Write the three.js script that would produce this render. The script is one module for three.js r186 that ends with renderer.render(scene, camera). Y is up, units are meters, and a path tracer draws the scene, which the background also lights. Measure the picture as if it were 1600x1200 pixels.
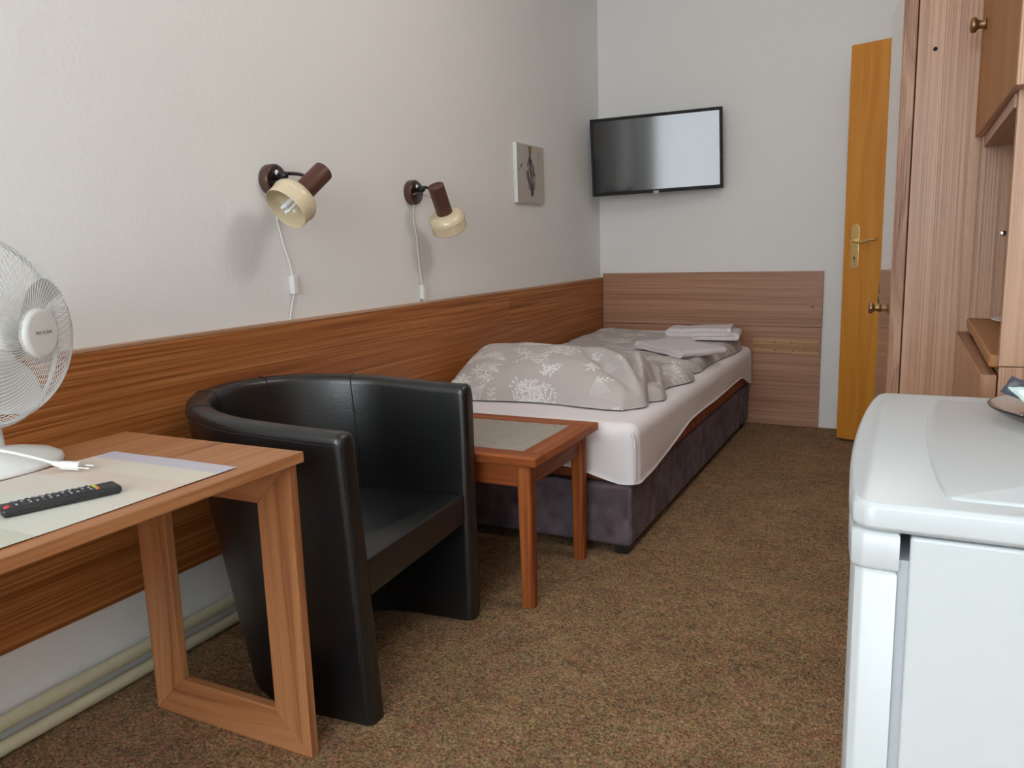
import * as THREE from 'three';
import { RoundedBoxGeometry } from 'three/addons/geometries/RoundedBoxGeometry.js';
import { mergeGeometries, mergeVertices, toCreasedNormals } from 'three/addons/utils/BufferGeometryUtils.js';
import { RectAreaLightUniformsLib } from 'three/addons/lights/RectAreaLightUniformsLib.js';

// ---------------------------------------------------------------- camera, sky, light
const scene = new THREE.Scene();
const camera = new THREE.PerspectiveCamera(2 * Math.atan(600 / 1238.33) * 180 / Math.PI, 4 / 3, 0.02, 60);
camera.quaternion.setFromRotationMatrix(new THREE.Matrix4().makeBasis(
  new THREE.Vector3(0.89362, -0.03064, -0.44777), new THREE.Vector3(-0.04954, 0.98484, -0.16625), new THREE.Vector3(0.44608, 0.17074, 0.87856)));
camera.position.set(1.776, 1.07, 0);
scene.add(camera);
const renderer = new THREE.WebGLRenderer({ antialias: true });
renderer.toneMapping = THREE.LinearToneMapping;
renderer.toneMappingExposure = 0.655;
renderer.shadowMap.enabled = true;
scene.background = new THREE.Color().setRGB(0.86, 0.95, 1.0);          // overcast daylight
scene.backgroundIntensity = 6.8;
RectAreaLightUniformsLib.init();
const WIN = { x0: 0.35, x1: 2.30, y0: 0.70, y1: 2.44, z: 2.30 };       // the window behind the photographer
const day = new THREE.RectAreaLight(new THREE.Color().setRGB(0.88, 0.955, 1.0), 6.8, WIN.x1 - WIN.x0, WIN.y1 - WIN.y0);
day.name = 'window_daylight';
day.position.set((WIN.x0 + WIN.x1) / 2, (WIN.y0 + WIN.y1) / 2, WIN.z - 0.02);
day.lookAt((WIN.x0 + WIN.x1) / 2, (WIN.y0 + WIN.y1) / 2, -4);
scene.add(day);

// ---------------------------------------------------------------- helpers
function rng(seed) { let s = seed >>> 0; return () => { s = (s + 0x6D2B79F5) | 0; let t = Math.imul(s ^ (s >>> 15), 1 | s); t = (t + Math.imul(t ^ (t >>> 7), 61 | t)) ^ t; return ((t ^ (t >>> 14)) >>> 0) / 4294967296; }; }
const rand = rng(20240611);
const V = (x, y, z) => new THREE.Vector3(x, y, z);
const lerp = (a, b, t) => a + (b - a) * t, clamp = (x, a = 0, b = 1) => Math.min(b, Math.max(a, x));
const smooth = (a, b, x) => { const t = clamp((x - a) / (b - a)); return t * t * (3 - 2 * t); };
function lattice(seed, n, m) { const r = rng(seed), a = new Float32Array(n * m); for (let i = 0; i < a.length; i++) a[i] = r(); return (x, y) => { x -= Math.floor(x); y -= Math.floor(y); x *= n; y *= m; const i = Math.floor(x), j = Math.floor(y), u = x - i, v = y - j, s = u * u * (3 - 2 * u), t = v * v * (3 - 2 * v); const A = a[(j % m) * n + i % n], B = a[(j % m) * n + (i + 1) % n], C = a[((j + 1) % m) * n + i % n], D = a[((j + 1) % m) * n + (i + 1) % n]; return (A + (B - A) * s) * (1 - t) + (C + (D - C) * s) * t; }; }
function noise2(seed) { const f = lattice(seed, 64, 64); return (x, y) => f(x / 64, y / 64); }    // value noise, one cell per unit
const hex = (h) => [(h >> 16) & 255, (h >> 8) & 255, h & 255];
function dataTex(w, h, fn, srgb = true) {
  const d = new Uint8Array(w * h * 4);
  for (let y = 0; y < h; y++) for (let x = 0; x < w; x++) { const c = fn(x / w, y / h, x, y), k = (y * w + x) * 4; if (c.length) { d[k] = c[0]; d[k + 1] = c[1]; d[k + 2] = c[2]; } else d[k] = d[k + 1] = d[k + 2] = 0; d[k + 3] = 255; }
  const t = new THREE.DataTexture(d, w, h); t.magFilter = THREE.LinearFilter; t.minFilter = THREE.LinearMipmapLinearFilter; t.wrapS = t.wrapT = THREE.RepeatWrapping;
  if (srgb) t.colorSpace = THREE.SRGBColorSpace; t.needsUpdate = true; return t;
}
const gray = (g) => { g = clamp(g) * 255; return [g, g, g]; };
const mix3 = (a, b, t) => [lerp(a[0], b[0], t), lerp(a[1], b[1], t), lerp(a[2], b[2], t)];
// veneer: u across the grain, v along it
function woodTex(seed, dark, mid, light, { tu = 0.5, tv = 2.0, coarse = 9, fine = 46, hair = 150, wave = 0.35, wCoarse = 0.55, wFine = 0.3, wHair = 0.15, contrast = 1 } = {}) {
  const A = lattice(seed, coarse, 2), B = lattice(seed + 1, fine, 4), C = lattice(seed + 2, hair, 6), D = lattice(seed + 3, 5, 3), E = lattice(seed + 4, 220, 90);
  const d = hex(dark), m = hex(mid), l = hex(light);
  const f = (u, v) => { const w = (D(u, v) - 0.5) * wave / coarse; return clamp(0.5 + contrast * (wCoarse * (A(u + w, v) - 0.5) * 1.6 + wFine * (B(u + w, v) - 0.5) * 2 + wHair * (C(u + w, v) - 0.5) * 2.4 + 0.1 * (E(u, v) - 0.5))); };
  const map = dataTex(512, 1024, (u, v) => { const t = f(u, v); return t < 0.5 ? mix3(d, m, t * 2) : mix3(m, l, t * 2 - 1); });
  const bump = dataTex(512, 512, (u, v) => gray(0.5 + 0.9 * (C(u, v) - 0.5)), false);
  for (const t of [map, bump]) t.repeat.set(1 / tu, 1 / tv);
  return { map, bump };
}
const std = (o) => new THREE.MeshStandardMaterial(o), phy = (o) => new THREE.MeshPhysicalMaterial(o);
const rgb = (r, g, b) => new THREE.Color().setRGB(r, g, b);
function woodMat(t, o = {}) { return phy({ map: t.map, bumpMap: t.bump, bumpScale: 0.0004, roughness: 0.42, ...o }); }

// boxes with bevelled edges and uv in metres; grain = axis the veneer runs along
function uvMetres(g, grain = 'y', offset = true) {
  const p = g.attributes.position, n = g.attributes.normal, uv = new Float32Array(p.count * 2), ou = offset ? rand() * 3 : 0, ov = offset ? rand() * 3 : 0;
  for (let i = 0; i < p.count; i++) {
    const P = { x: p.getX(i), y: p.getY(i), z: p.getZ(i) }, N = { x: Math.abs(n.getX(i)), y: Math.abs(n.getY(i)), z: Math.abs(n.getZ(i)) };
    const main = N.x >= N.y && N.x >= N.z ? 'x' : N.y >= N.z ? 'y' : 'z', rest = ['x', 'y', 'z'].filter((a) => a !== main);
    const along = rest.includes(grain) ? grain : rest[1], across = rest.find((a) => a !== along);
    uv[2 * i] = P[across] + ou; uv[2 * i + 1] = P[along] + ov;
  }
  g.setAttribute('uv', new THREE.BufferAttribute(uv, 2)); return g;
}
function box(w, h, d, r = 0.003, grain = 'y') { const g = r > 0 ? new RoundedBoxGeometry(w, h, d, 2, Math.min(r, w / 2.01, h / 2.01, d / 2.01)) : new THREE.BoxGeometry(w, h, d); return uvMetres(g.index ? g.toNonIndexed() : g, grain); }
function boxB(x0, x1, y0, y1, z0, z1, r, grain) { return box(x1 - x0, y1 - y0, Math.abs(z1 - z0), r, grain).translate((x0 + x1) / 2, (y0 + y1) / 2, (z0 + z1) / 2); }
function mesh(name, geo, material, parent) { const m = new THREE.Mesh(geo, material); m.name = name; m.castShadow = m.receiveShadow = true; (parent || scene).add(m); return m; }
const used = {};
function numbered(n) { used[n] = (used[n] ?? -1) + 1; return used[n] ? n + '_' + String(used[n]).padStart(3, '0') : n; }
function thing(name, label, category, pos = [0, 0, 0], turn = 0) { const o = new THREE.Group(); o.name = numbered(name); o.position.set(...pos); o.rotation.y = turn; o.userData = { label, category }; scene.add(o); return o; }
function single(name, label, category, geo, material) { const m = mesh(numbered(name), geo, material); m.userData = { label, category }; return m; }
function struct(name, geo, material, label) { const m = mesh(name, geo, material); m.userData = { kind: 'structure', label, category: name.split('_')[0] }; return m; }
function tube(points, r, seg = 40, sides = 8) { return new THREE.TubeGeometry(new THREE.CatmullRomCurve3(points.map((p) => Array.isArray(p) ? V(...p) : p)), seg, r, sides, false); }
function rod(a, b, r0, r1 = r0, sides = 20) { const d = b.clone().sub(a), g = new THREE.CylinderGeometry(r1, r0, d.length(), sides); g.applyQuaternion(new THREE.Quaternion().setFromUnitVectors(V(0, 1, 0), d.clone().normalize())); return g.translate((a.x + b.x) / 2, (a.y + b.y) / 2, (a.z + b.z) / 2); }
function lathe(pts, seg = 48) { return new THREE.LatheGeometry(pts.map((p) => new THREE.Vector2(p[0], p[1])), seg); }
const clean = (list) => mergeGeometries(list.map((g) => { const q = g.index ? g.toNonIndexed() : g; for (const k of Object.keys(q.attributes)) if (!['position', 'normal', 'uv'].includes(k)) q.deleteAttribute(k); return q; }));
// closed grid: fn(i, j) -> Vector3
function gridGeo(n, m, fn, closeU = false, uvFn) {
  const pos = [], uv = [], idx = [];
  for (let j = 0; j <= m; j++) for (let i = 0; i <= n; i++) { const p = fn(i / n, j / m, i, j); pos.push(p.x, p.y, p.z); const q = uvFn ? uvFn(i / n, j / m, p) : [i / n, j / m]; uv.push(q[0], q[1]); }
  for (let j = 0; j < m; j++) for (let i = 0; i < n; i++) { const a = j * (n + 1) + i, b = a + 1, c = a + n + 1, d = c + 1; idx.push(a, b, d, a, d, c); }
  const g = new THREE.BufferGeometry(); g.setAttribute('position', new THREE.Float32BufferAttribute(pos, 3)); g.setAttribute('uv', new THREE.Float32BufferAttribute(uv, 2)); g.setIndex(idx); g.computeVertexNormals(); return g;
}

// ---------------------------------------------------------------- materials
const N1 = noise2(7), N2 = noise2(11), N3 = noise2(23);
const plasterBump = (() => { const a = lattice(31, 24, 24), b = lattice(32, 90, 90), c = lattice(33, 8, 8); const t = dataTex(512, 512, (u, v) => gray(0.3 * a(u, v) + 0.35 * b(u, v) + 0.35 * c(u, v)), false); t.repeat.set(1 / 0.8, 1 / 0.8); return t; })();
const paint = std({ color: rgb(0.875, 0.865, 0.845), roughness: 0.9, bumpMap: plasterBump, bumpScale: 0.0009 });
const ceilingPaint = std({ color: rgb(0.91, 0.90, 0.885), roughness: 0.95 });
const panelWood = woodTex(100, 0x82491f, 0xaa6633, 0xc08450, { tu: 0.65, tv: 2.4, coarse: 14, fine: 90, hair: 240, wCoarse: 0.06, wFine: 0.2, wHair: 0.5, contrast: 0.7 });
const panelMat = woodMat(panelWood, { roughness: 0.4 });
const endPanelMat = woodMat(woodTex(120, 0x94674c, 0xb08267, 0xc2977d, { tu: 0.65, tv: 2.4, coarse: 14, fine: 90, hair: 240, wCoarse: 0.1, wFine: 0.22, wHair: 0.45, contrast: 0.75 }), { roughness: 0.42 });
const patchMat = woodMat(woodTex(140, 0xa67850, 0xc0926a, 0xd0a680, { tu: 0.4, tv: 1.2, wHair: 0.3 }), { roughness: 0.55 });
const deskWood = woodMat(woodTex(180, 0x824e30, 0xae744a, 0xc48c60, { tu: 0.36, tv: 1.5, coarse: 6, fine: 26, hair: 110, wave: 0.9, wCoarse: 0.5, wFine: 0.3, wHair: 0.14 }), { roughness: 0.38 });
const cherryWood = woodMat(woodTex(220, 0x74371a, 0x9c5226, 0xb46a36, { tu: 0.3, tv: 1.0, coarse: 7, fine: 34, hair: 140, wave: 0.7 }), { roughness: 0.5, specularIntensity: 0.65 });
const doorWood = woodMat(woodTex(260, 0xb46c1e, 0xd48b2e, 0xe09f42, { tu: 0.5, tv: 1.6, coarse: 6, fine: 34, hair: 120, wave: 0.9, wCoarse: 0.35, contrast: 0.6 }), { roughness: 0.38 });
const unitTex = woodTex(300, 0x8c6249, 0xb0876b, 0xc39d80, { tu: 0.34, tv: 2.2, coarse: 10, fine: 50, hair: 160, wave: 0.15, wCoarse: 0.05, wFine: 0.15, wHair: 0.45, contrast: 0.55 });
const unitMat = woodMat(unitTex, { roughness: 0.4 });
const glossTex = woodTex(340, 0x8c5628, 0xa06a36, 0xae7a46, { tu: 0.4, tv: 2.0, wHair: 0.1, wFine: 0.2, contrast: 0.7 });
const glossMat = phy({ map: glossTex.map, roughness: 0.14, clearcoat: 0.8, clearcoatRoughness: 0.06 });
const blackHole = std({ color: rgb(0.01, 0.008, 0.007), roughness: 0.9 });
const carpet = (() => {
  const a = lattice(41, 420, 420), b = lattice(42, 760, 420), c = lattice(43, 60, 60), d = lattice(44, 14, 14), e = lattice(45, 230, 520), r = lattice(46, 130, 150), q = lattice(47, 110, 90);
  const cols = [hex(0x473322), hex(0x785c40), hex(0xa0815d), hex(0xc6a880)];
  const h = (u, v) => clamp(0.5 + 1.15 * (0.42 * (a(u, v) - 0.5) + 0.36 * (b(u, v) - 0.5) + 0.3 * (e(u, v) - 0.5)) + 0.14 * (c(u, v) - 0.5) + 0.10 * (d(u, v) - 0.5));
  const map = dataTex(2048, 2048, (u, v) => { const t = h(u, v) * 2.999, i = Math.floor(t), k = mix3(cols[i], cols[Math.min(3, i + 1)], t - i); const red = (r(u, v) - 0.5) * 20, grn = (q(u, v) - 0.5) * 10; return [clamp(k[0] + red, 0, 255), clamp(k[1] - red * 0.15 + grn * 0.6, 0, 255), clamp(k[2] - grn * 0.8, 0, 255)]; });
  const bump = dataTex(1024, 1024, (u, v) => gray(0.5 * a(u, v) + 0.5 * b(u, v)), false);
  for (const t of [map, bump]) t.repeat.set(1 / 1.7, 1 / 1.7);
  return std({ map, bumpMap: bump, bumpScale: 0.004, roughness: 0.97 });
})();
const leatherBump = (() => { const a = lattice(51, 160, 160), b = lattice(52, 60, 60); const t = dataTex(512, 512, (u, v) => gray(0.6 * a(u, v) + 0.4 * b(u, v)), false); t.repeat.set(4, 4); return t; })();
const leather = phy({ color: rgb(0.0050, 0.0058, 0.0068), roughness: 0.35, bumpMap: leatherBump, bumpScale: 0.00025, ior: 1.68 });
const stitch = std({ color: rgb(0.006, 0.006, 0.007), roughness: 0.7 });
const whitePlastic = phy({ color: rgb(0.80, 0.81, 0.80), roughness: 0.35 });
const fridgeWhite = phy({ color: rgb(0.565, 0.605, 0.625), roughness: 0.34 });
const gasket = std({ color: rgb(0.42, 0.45, 0.48), roughness: 0.7 });
const blackPlastic = phy({ color: rgb(0.012, 0.012, 0.013), roughness: 0.35 });
const brownLacquer = phy({ color: rgb(0.075, 0.027, 0.019), roughness: 0.22, clearcoat: 0.5, clearcoatRoughness: 0.15 });
const brownMatte = phy({ color: rgb(0.095, 0.036, 0.026), roughness: 0.42 });
const cream = phy({ color: rgb(0.74, 0.62, 0.42), roughness: 0.22, clearcoat: 0.5, clearcoatRoughness: 0.12, side: THREE.DoubleSide });
const creamInside = phy({ color: rgb(0.70, 0.66, 0.55), roughness: 0.4, side: THREE.DoubleSide });
const chrome = std({ color: rgb(0.75, 0.75, 0.74), metalness: 1, roughness: 0.18 });
const brass = std({ color: rgb(0.80, 0.62, 0.28), metalness: 1, roughness: 0.28 });
const knobBrass = std({ color: rgb(0.30, 0.18, 0.09), metalness: 0.8, roughness: 0.35 });
const cordWhite = std({ color: rgb(0.82, 0.82, 0.80), roughness: 0.45 });

// ---------------------------------------------------------------- room shell
const H = 2.52;
function shapeWall(w, h, holes, depth) {
  const s = new THREE.Shape([[0, 0], [w, 0], [w, h], [0, h]].map((p) => new THREE.Vector2(...p)));
  for (const [x0, x1, y0, y1] of holes) s.holes.push(new THREE.Path([[x0, y0], [x0, y1], [x1, y1], [x1, y0]].map((p) => new THREE.Vector2(...p))));
  return uvMetres(new THREE.ExtrudeGeometry(s, { depth, bevelEnabled: false }), 'y', false);
}
const slab = (x0, x1, y0, y1, z0, z1) => uvMetres(new THREE.BoxGeometry(x1 - x0, y1 - y0, z1 - z0).toNonIndexed().translate((x0 + x1) / 2, (y0 + y1) / 2, (z0 + z1) / 2), 'y', false);
struct('floor', slab(-0.15, 3.7, -0.12, 0, -5.1, 2.55), carpet, 'brown flecked loop carpet covering the floor');
struct('ceiling', slab(-0.15, 3.7, H, H + 0.12, -5.1, 2.55), ceilingPaint, 'plain white ceiling just above the frame');
struct('wall_left', slab(-0.15, 0, 0, H, -5.0, 2.5), paint, 'long off-white plaster wall behind the lamps');
{ // the back wall runs slightly askew
  const w = struct('wall_back', slab(-0.15, 2.7, 0, H, -0.15, 0), paint, 'off-white end wall carrying the television');
  w.position.set(0, 0, -4.785); w.rotation.y = -0.05;
}
const RW = { x: 2.33, z: -1.9, turn: 0.047 };                        // the right wall, through this point
const onRight = (d) => V(RW.x + Math.sin(RW.turn) * (d + 1.9), 0, RW.z + Math.cos(RW.turn) * (d + 1.9));   // d: along the wall, about equal to z
{
  const g = shapeWall(7.6, H, [[2.10 - 1.36 + 0.0, 2.10 - 1.36 + 0.84, -0.001, 2.02]], 0.15);   // doorway
  g.rotateY(-Math.PI / 2);                                           // shape x becomes +z, depth goes to -x
  g.translate(0.15, 0, -5.0 + 1.9 + 0.06);
  const w = struct('wall_right', g, paint, 'off-white wall behind the wardrobe and cabinets'); w.position.set(RW.x, 0, RW.z); w.rotation.y = RW.turn;
}
{
  const g = shapeWall(2.9, H, [[WIN.x0 + 0.15, WIN.x1 + 0.15, WIN.y0, WIN.y1]], 0.2); g.translate(-0.15, 0, WIN.z);
  struct('wall_front', g, paint, 'window wall behind the photographer');
  const w = new THREE.Group(); w.name = 'window_1'; w.userData = { kind: 'structure', label: 'white framed two-pane window behind the photographer', category: 'window' }; scene.add(w);
  const m = phy({ color: rgb(0.8, 0.8, 0.79), roughness: 0.4 }), z0 = WIN.z + 0.06, z1 = WIN.z + 0.13, xm = (WIN.x0 + WIN.x1) / 2;
  mesh('frame_jamb', boxB(WIN.x0, WIN.x0 + 0.06, WIN.y0, WIN.y1, z0, z1), m, w); mesh('frame_jamb', boxB(WIN.x1 - 0.06, WIN.x1, WIN.y0, WIN.y1, z0, z1), m, w);
  mesh('frame_head', boxB(WIN.x0 + 0.06, WIN.x1 - 0.06, WIN.y1 - 0.06, WIN.y1, z0, z1), m, w); mesh('frame_rail', boxB(WIN.x0 + 0.06, WIN.x1 - 0.06, WIN.y0, WIN.y0 + 0.06, z0, z1), m, w);
  mesh('mullion', boxB(xm - 0.04, xm + 0.04, WIN.y0 + 0.06, WIN.y1 - 0.06, z0, z1), m, w);
  const glass = phy({ color: rgb(1, 1, 1), roughness: 0, transmission: 1, thickness: 0, ior: 1.45 });
  mesh('pane', slab(WIN.x0 + 0.06, xm - 0.04, WIN.y0 + 0.06, WIN.y1 - 0.06, z0 + 0.03, z0 + 0.034), glass, w);
  mesh('pane', slab(xm + 0.04, WIN.x1 - 0.06, WIN.y0 + 0.06, WIN.y1 - 0.06, z0 + 0.03, z0 + 0.034), glass, w);
  mesh('sill', boxB(WIN.x0 - 0.05, WIN.x1 + 0.05, WIN.y0 - 0.03, WIN.y0, WIN.z - 0.06, z0), m, w);
}
function ceilingLamp(label, x, z, power, soft) { // opal glass bowl under the ceiling
  const t = thing('ceiling_lamp', label, 'lamp', [x, H, z]);
  mesh('mount', new THREE.CylinderGeometry(0.16, 0.16, 0.02, 40).translate(0, -0.011, 0), whitePlastic, t);
  mesh('glowing_bowl', lathe([[0, -0.125], [0.08, -0.120], [0.15, -0.098], [0.205, -0.058], [0.22, -0.024], [0.16, -0.022]], 48), phy({ color: rgb(0.85, 0.84, 0.8), roughness: 0.4, emissive: rgb(1, 0.985, 0.955), emissiveIntensity: power * 1.2 }), t);
  const l = new THREE.PointLight(new THREE.Color().setRGB(1, 0.985, 0.955), power, 0, 2); l.position.set(x, H - 0.085, z); l.castShadow = true; l.shadow.radius = soft; l.name = 'ceiling_lamp_light'; scene.add(l);
}
ceilingLamp('round opal glass ceiling lamp above the middle of the room', 1.60, -2.30, 2.9, 12);
ceilingLamp('round opal glass lamp on the corridor ceiling outside the door', 3.0, -3.75, 10.0, 8);
// a short corridor outside the doorway
struct('wall_corridor', clean([slab(3.55, 3.7, 0, H, -5.1, -2.45), slab(2.45, 3.55, 0, H, -5.1, -4.95), slab(2.6, 3.55, 0, H, -2.6, -2.45)]), paint, 'corridor wall outside the doorway');
{ // heating pipes along the foot of the left wall
  const m = phy({ color: rgb(0.66, 0.61, 0.42), roughness: 0.4 });
  single('heating_pipe', 'upper of two cream painted pipes along foot of left wall', 'pipe', rod(V(0.032, 0.070, 2.29), V(0.032, 0.070, -2.46), 0.017, 0.017), m);
  single('heating_pipe', 'lower cream painted pipe lying just above the carpet edge', 'pipe', rod(V(0.040, 0.020, 2.29), V(0.040, 0.020, -2.46), 0.017, 0.017), m);
}

// ---------------------------------------------------------------- wooden wall panelling
{
  const t = thing('wall_panel', 'long walnut veneer panel along the left wall under lamps', 'wall panel');
  mesh('board', boxB(0, 0.024, 0.217, 0.852, 2.25, -3.455, 0.0015, 'z'), panelMat, t);
  mesh('board', boxB(0, 0.024, 0.217, 0.852, -3.4562, -4.775, 0.0015, 'z'), panelMat, t);
  const strip = mesh('edge_strip', boxB(0, 0.0225, 0.8522, 0.8615, 2.25, -4.775, 0.002, 'z'), woodMat(woodTex(160, 0xa8805f, 0xc29c80, 0xd0ae94, { tu: 0.3, tv: 1.5 }), { roughness: 0.5 }), t); strip.userData.label = 'pale edge strip along the top';
}
{
  const t = thing('wall_panel', 'walnut veneer panel behind head of bed on end wall', 'wall panel', [0, 0, -4.785], -0.05);
  mesh('board', boxB(0.026, 1.336, 0.575, 0.886, 0, 0.022, 0.0015, 'x'), endPanelMat, t);
  mesh('board', boxB(0.026, 1.334, 0.002, 0.573, 0, 0.022, 0.0015, 'x'), endPanelMat, t);
  const p = mesh('patch_board', boxB(0.965, 1.325, 0.422, 0.507, 0.022, 0.030, 0.001, 'x'), patchMat, t); p.userData.label = 'paler patch board';
  mesh('plug', new THREE.CylinderGeometry(0.006, 0.006, 0.002, 14).rotateX(Math.PI / 2).translate(1.284, 0.688, 0.0222), std({ color: rgb(0.09, 0.05, 0.03), roughness: 0.7 }), t);
  for (const [x, y] of [[1.09, 0.485], [1.18, 0.485], [1.09, 0.44], [1.185, 0.435], [1.255, 0.44]]) mesh('screw_hole', new THREE.CylinderGeometry(0.003, 0.003, 0.002, 8).rotateX(Math.PI / 2).translate(x, y, 0.0302), blackHole, p);
}

// ---------------------------------------------------------------- door leaf, open into the room
{
  const hinge = [2.208, 0, -4.197], turn = Math.atan2(0.313, 0.95);
  const t = new THREE.Group(); t.name = 'door_1'; t.userData = { kind: 'structure', label: 'orange brown veneered door standing open beside the wardrobe', category: 'door' }; scene.add(t);
  t.position.set(...hinge); t.rotation.y = -turn;                    // local -x runs from the hinge to the free edge
  mesh('leaf', boxB(-0.80, 0, 0.012, 1.993, -0.04, 0, 0.003, 'y'), doorWood, t);
  const plate = mesh('handle_plate', (() => { const s = new THREE.Shape(); const w = 0.019, h = 0.113; s.moveTo(-w, -h + 0.012); s.quadraticCurveTo(0, -h - 0.006, w, -h + 0.012); s.lineTo(w, h - 0.03); s.quadraticCurveTo(w, h - 0.012, w * 0.6, h - 0.008); s.quadraticCurveTo(0, h + 0.012, -w * 0.6, h - 0.008); s.quadraticCurveTo(-w, h - 0.012, -w, h - 0.03); s.closePath(); return new THREE.ExtrudeGeometry(s, { depth: 0.003, bevelEnabled: true, bevelSize: 0.001, bevelThickness: 0.001, bevelSegments: 2 }).translate(-0.742, 1.016, 0.001); })(), brass, t);
  plate.userData.label = 'brass handle plate';
  mesh('keyhole', clean([new THREE.CylinderGeometry(0.004, 0.004, 0.002, 12).rotateX(Math.PI / 2).translate(-0.742, 0.962, 0.005), new THREE.BoxGeometry(0.004, 0.014, 0.002).translate(-0.742, 0.954, 0.005)]), blackHole, plate);
  mesh('lever', clean([rod(V(-0.742, 1.045, 0.003), V(-0.742, 1.045, 0.045), 0.008), tube([[-0.742, 1.045, 0.045], [-0.715, 1.040, 0.047], [-0.685, 1.040, 0.046], [-0.655, 1.049, 0.044], [-0.625, 1.050, 0.042]], 0.0062, 24, 10)]), brass, plate);
}

// ---------------------------------------------------------------- bed
const bedTurn = 0;
{
  const velvet = (() => { const a = lattice(61, 9, 7), b = lattice(62, 26, 22), c = lattice(63, 200, 200); const d = hex(0x483c42), l = hex(0x82747d); const map = dataTex(512, 512, (u, v) => mix3(d, l, clamp(0.5 + 1.1 * (0.5 * (a(u, v) - 0.5) + 0.5 * (b(u, v) - 0.5)) + 0.22 * (c(u, v) - 0.5)))); map.repeat.set(1 / 0.8, 1 / 0.8); return phy({ map, roughness: 0.9, sheen: 0.5, sheenRoughness: 0.4, sheenColor: rgb(0.25, 0.2, 0.24) }); })();
  const t = thing('bed', 'single bed base upholstered in dark purple grey velvet', 'bed', [0, 0, 0]);
  mesh('base', boxB(0.045, 0.948, 0.029, 0.25, -2.5, -4.68, 0.018, 'y'), velvet, t);
  for (const [x, z] of [[0.92, -2.535], [0.09, -2.535], [0.92, -4.6], [0.09, -4.6]]) mesh('foot', box(0.05, 0.032, 0.05, 0.004).translate(x - 0.01, 0.016, z), blackPlastic, t);
  const orange = (() => { const a = lattice(66, 20, 60), b = lattice(67, 120, 120); const map = dataTex(256, 256, (u, v) => mix3(hex(0x7a3a1c), hex(0xb4683a), clamp(0.5 + 0.7 * (a(u, v) - 0.5) + 0.5 * (b(u, v) - 0.5)))); map.repeat.set(3, 3); return std({ map, roughness: 0.85 }); })();
  single('mattress', 'rust orange mattress showing below the white sheet', 'mattress', boxB(0.062, 0.956, 0.2505, 0.452, -2.515, -4.672, 0.03, 'z'), orange);
  // fitted sheet: rings round the mattress, a loose hem, then the flat top
  const linenBump = (() => { const a = lattice(71, 200, 200), b = lattice(72, 12, 12); const x = dataTex(256, 256, (u, v) => gray(0.5 * a(u, v) + 0.5 * b(u, v)), false); x.repeat.set(3, 3); return x; })();
  const linen = std({ color: rgb(0.92, 0.875, 0.885), roughness: 0.92, bumpMap: linenBump, bumpScale: 0.001, side: THREE.DoubleSide });
  const x0 = 0.050, x1 = 0.968, zf = -2.505, zb = -4.684, rc = 0.05, top = 0.464, cx = (x0 + x1) / 2, cz = (zf + zb) / 2;
  const peri = []; // rounded rectangle, starting at the wall side of the foot end
  const arc = (ax, az, a0, a1, n) => { for (let k = 0; k <= n; k++) { const a = lerp(a0, a1, k / n); peri.push([ax + rc * Math.cos(a), az + rc * Math.sin(a), Math.cos(a), Math.sin(a)]); } };
  const line = (ax, az, bx, bz, nx, nz, n) => { for (let k = 1; k < n; k++) peri.push([lerp(ax, bx, k / n), lerp(az, bz, k / n), nx, nz]); };
  line(x0 + rc, zf, x1 - rc, zf, 0, 1, 50); arc(x1 - rc, zf - rc, Math.PI / 2, 0, 8); line(x1, zf - rc, x1, zb + rc, 1, 0, 110); arc(x1 - rc, zb + rc, 0, -Math.PI / 2, 8); line(x1 - rc, zb, x0 + rc, zb, 0, -1, 30); arc(x0 + rc, zb + rc, -Math.PI / 2, -Math.PI, 8); line(x0, zb + rc, x0, zf - rc, -1, 0, 60); arc(x0 + rc, zf - rc, Math.PI, Math.PI / 2, 8); peri.push(peri[0]);
  const hem = (x, z) => { const side = smooth(x1 - 0.08, x1 - 0.02, x); const s = 0.258 + 0.072 * smooth(-2.72, -3.25, z) * (1 - smooth(-4.30, -4.62, z)) + 0.002 * Math.sin(z * 11); const f = 0.252 + 0.045 * (1 - smooth(0.72, 0.93, x)); return lerp(f, s, side) - 0.004 * Math.exp(-((x - 0.95) ** 2 + (z + 2.53) ** 2) / 0.0016); };
  const rows = [0, 0.04, 0.12, 0.25, 0.4, 0.55, 0.7, 0.82, 0.9], roll = [0, 0.25, 0.5, 0.75, 1], inset = [0.15, 0.35, 0.6, 0.85, 1], R = rows.length + roll.length + inset.length - 1, r2 = 0.042;
  const geo = gridGeo(peri.length - 1, R, (u, v, i, j) => {
    const [px, pz, nx, nz] = peri[i], h0 = hem(px, pz), yTop = top - r2;
    if (j < rows.length) { const f = rows[j], sag = (1 - f) * (1 - f), wr = (0.004 * Math.sin(px * 31 + pz * 9) + 0.006 * (N1(px * 9 + pz * 7, f * 3) - 0.5)) * sag, fl = (j === 0 ? 0.004 : 0); return V(px + nx * (wr + fl), lerp(h0, yTop, f), pz + nz * (wr + fl)); }
    if (j < rows.length + roll.length) { const a = roll[j - rows.length] * Math.PI / 2, k = r2 * (1 - Math.cos(a)); return V(px - nx * k, yTop + r2 * Math.sin(a), pz - nz * k); }
    const f = inset[j - rows.length - roll.length], qx = px - nx * r2, qz = pz - nz * r2, tx = cx, tz = clamp(qz, zb + 0.45, zf - 0.45);
    const X = lerp(qx, tx, f), Z = lerp(qz, tz, f); return V(X, top + 0.003 * (N2(X * 8, Z * 8) - 0.5), Z);
  }, false, (u, v, p) => [p.x + p.y, p.z + p.y]);
  const sheet = single('bed_sheet', 'white fitted sheet with loose hem covering the mattress', 'sheet', geo, linen);

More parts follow.
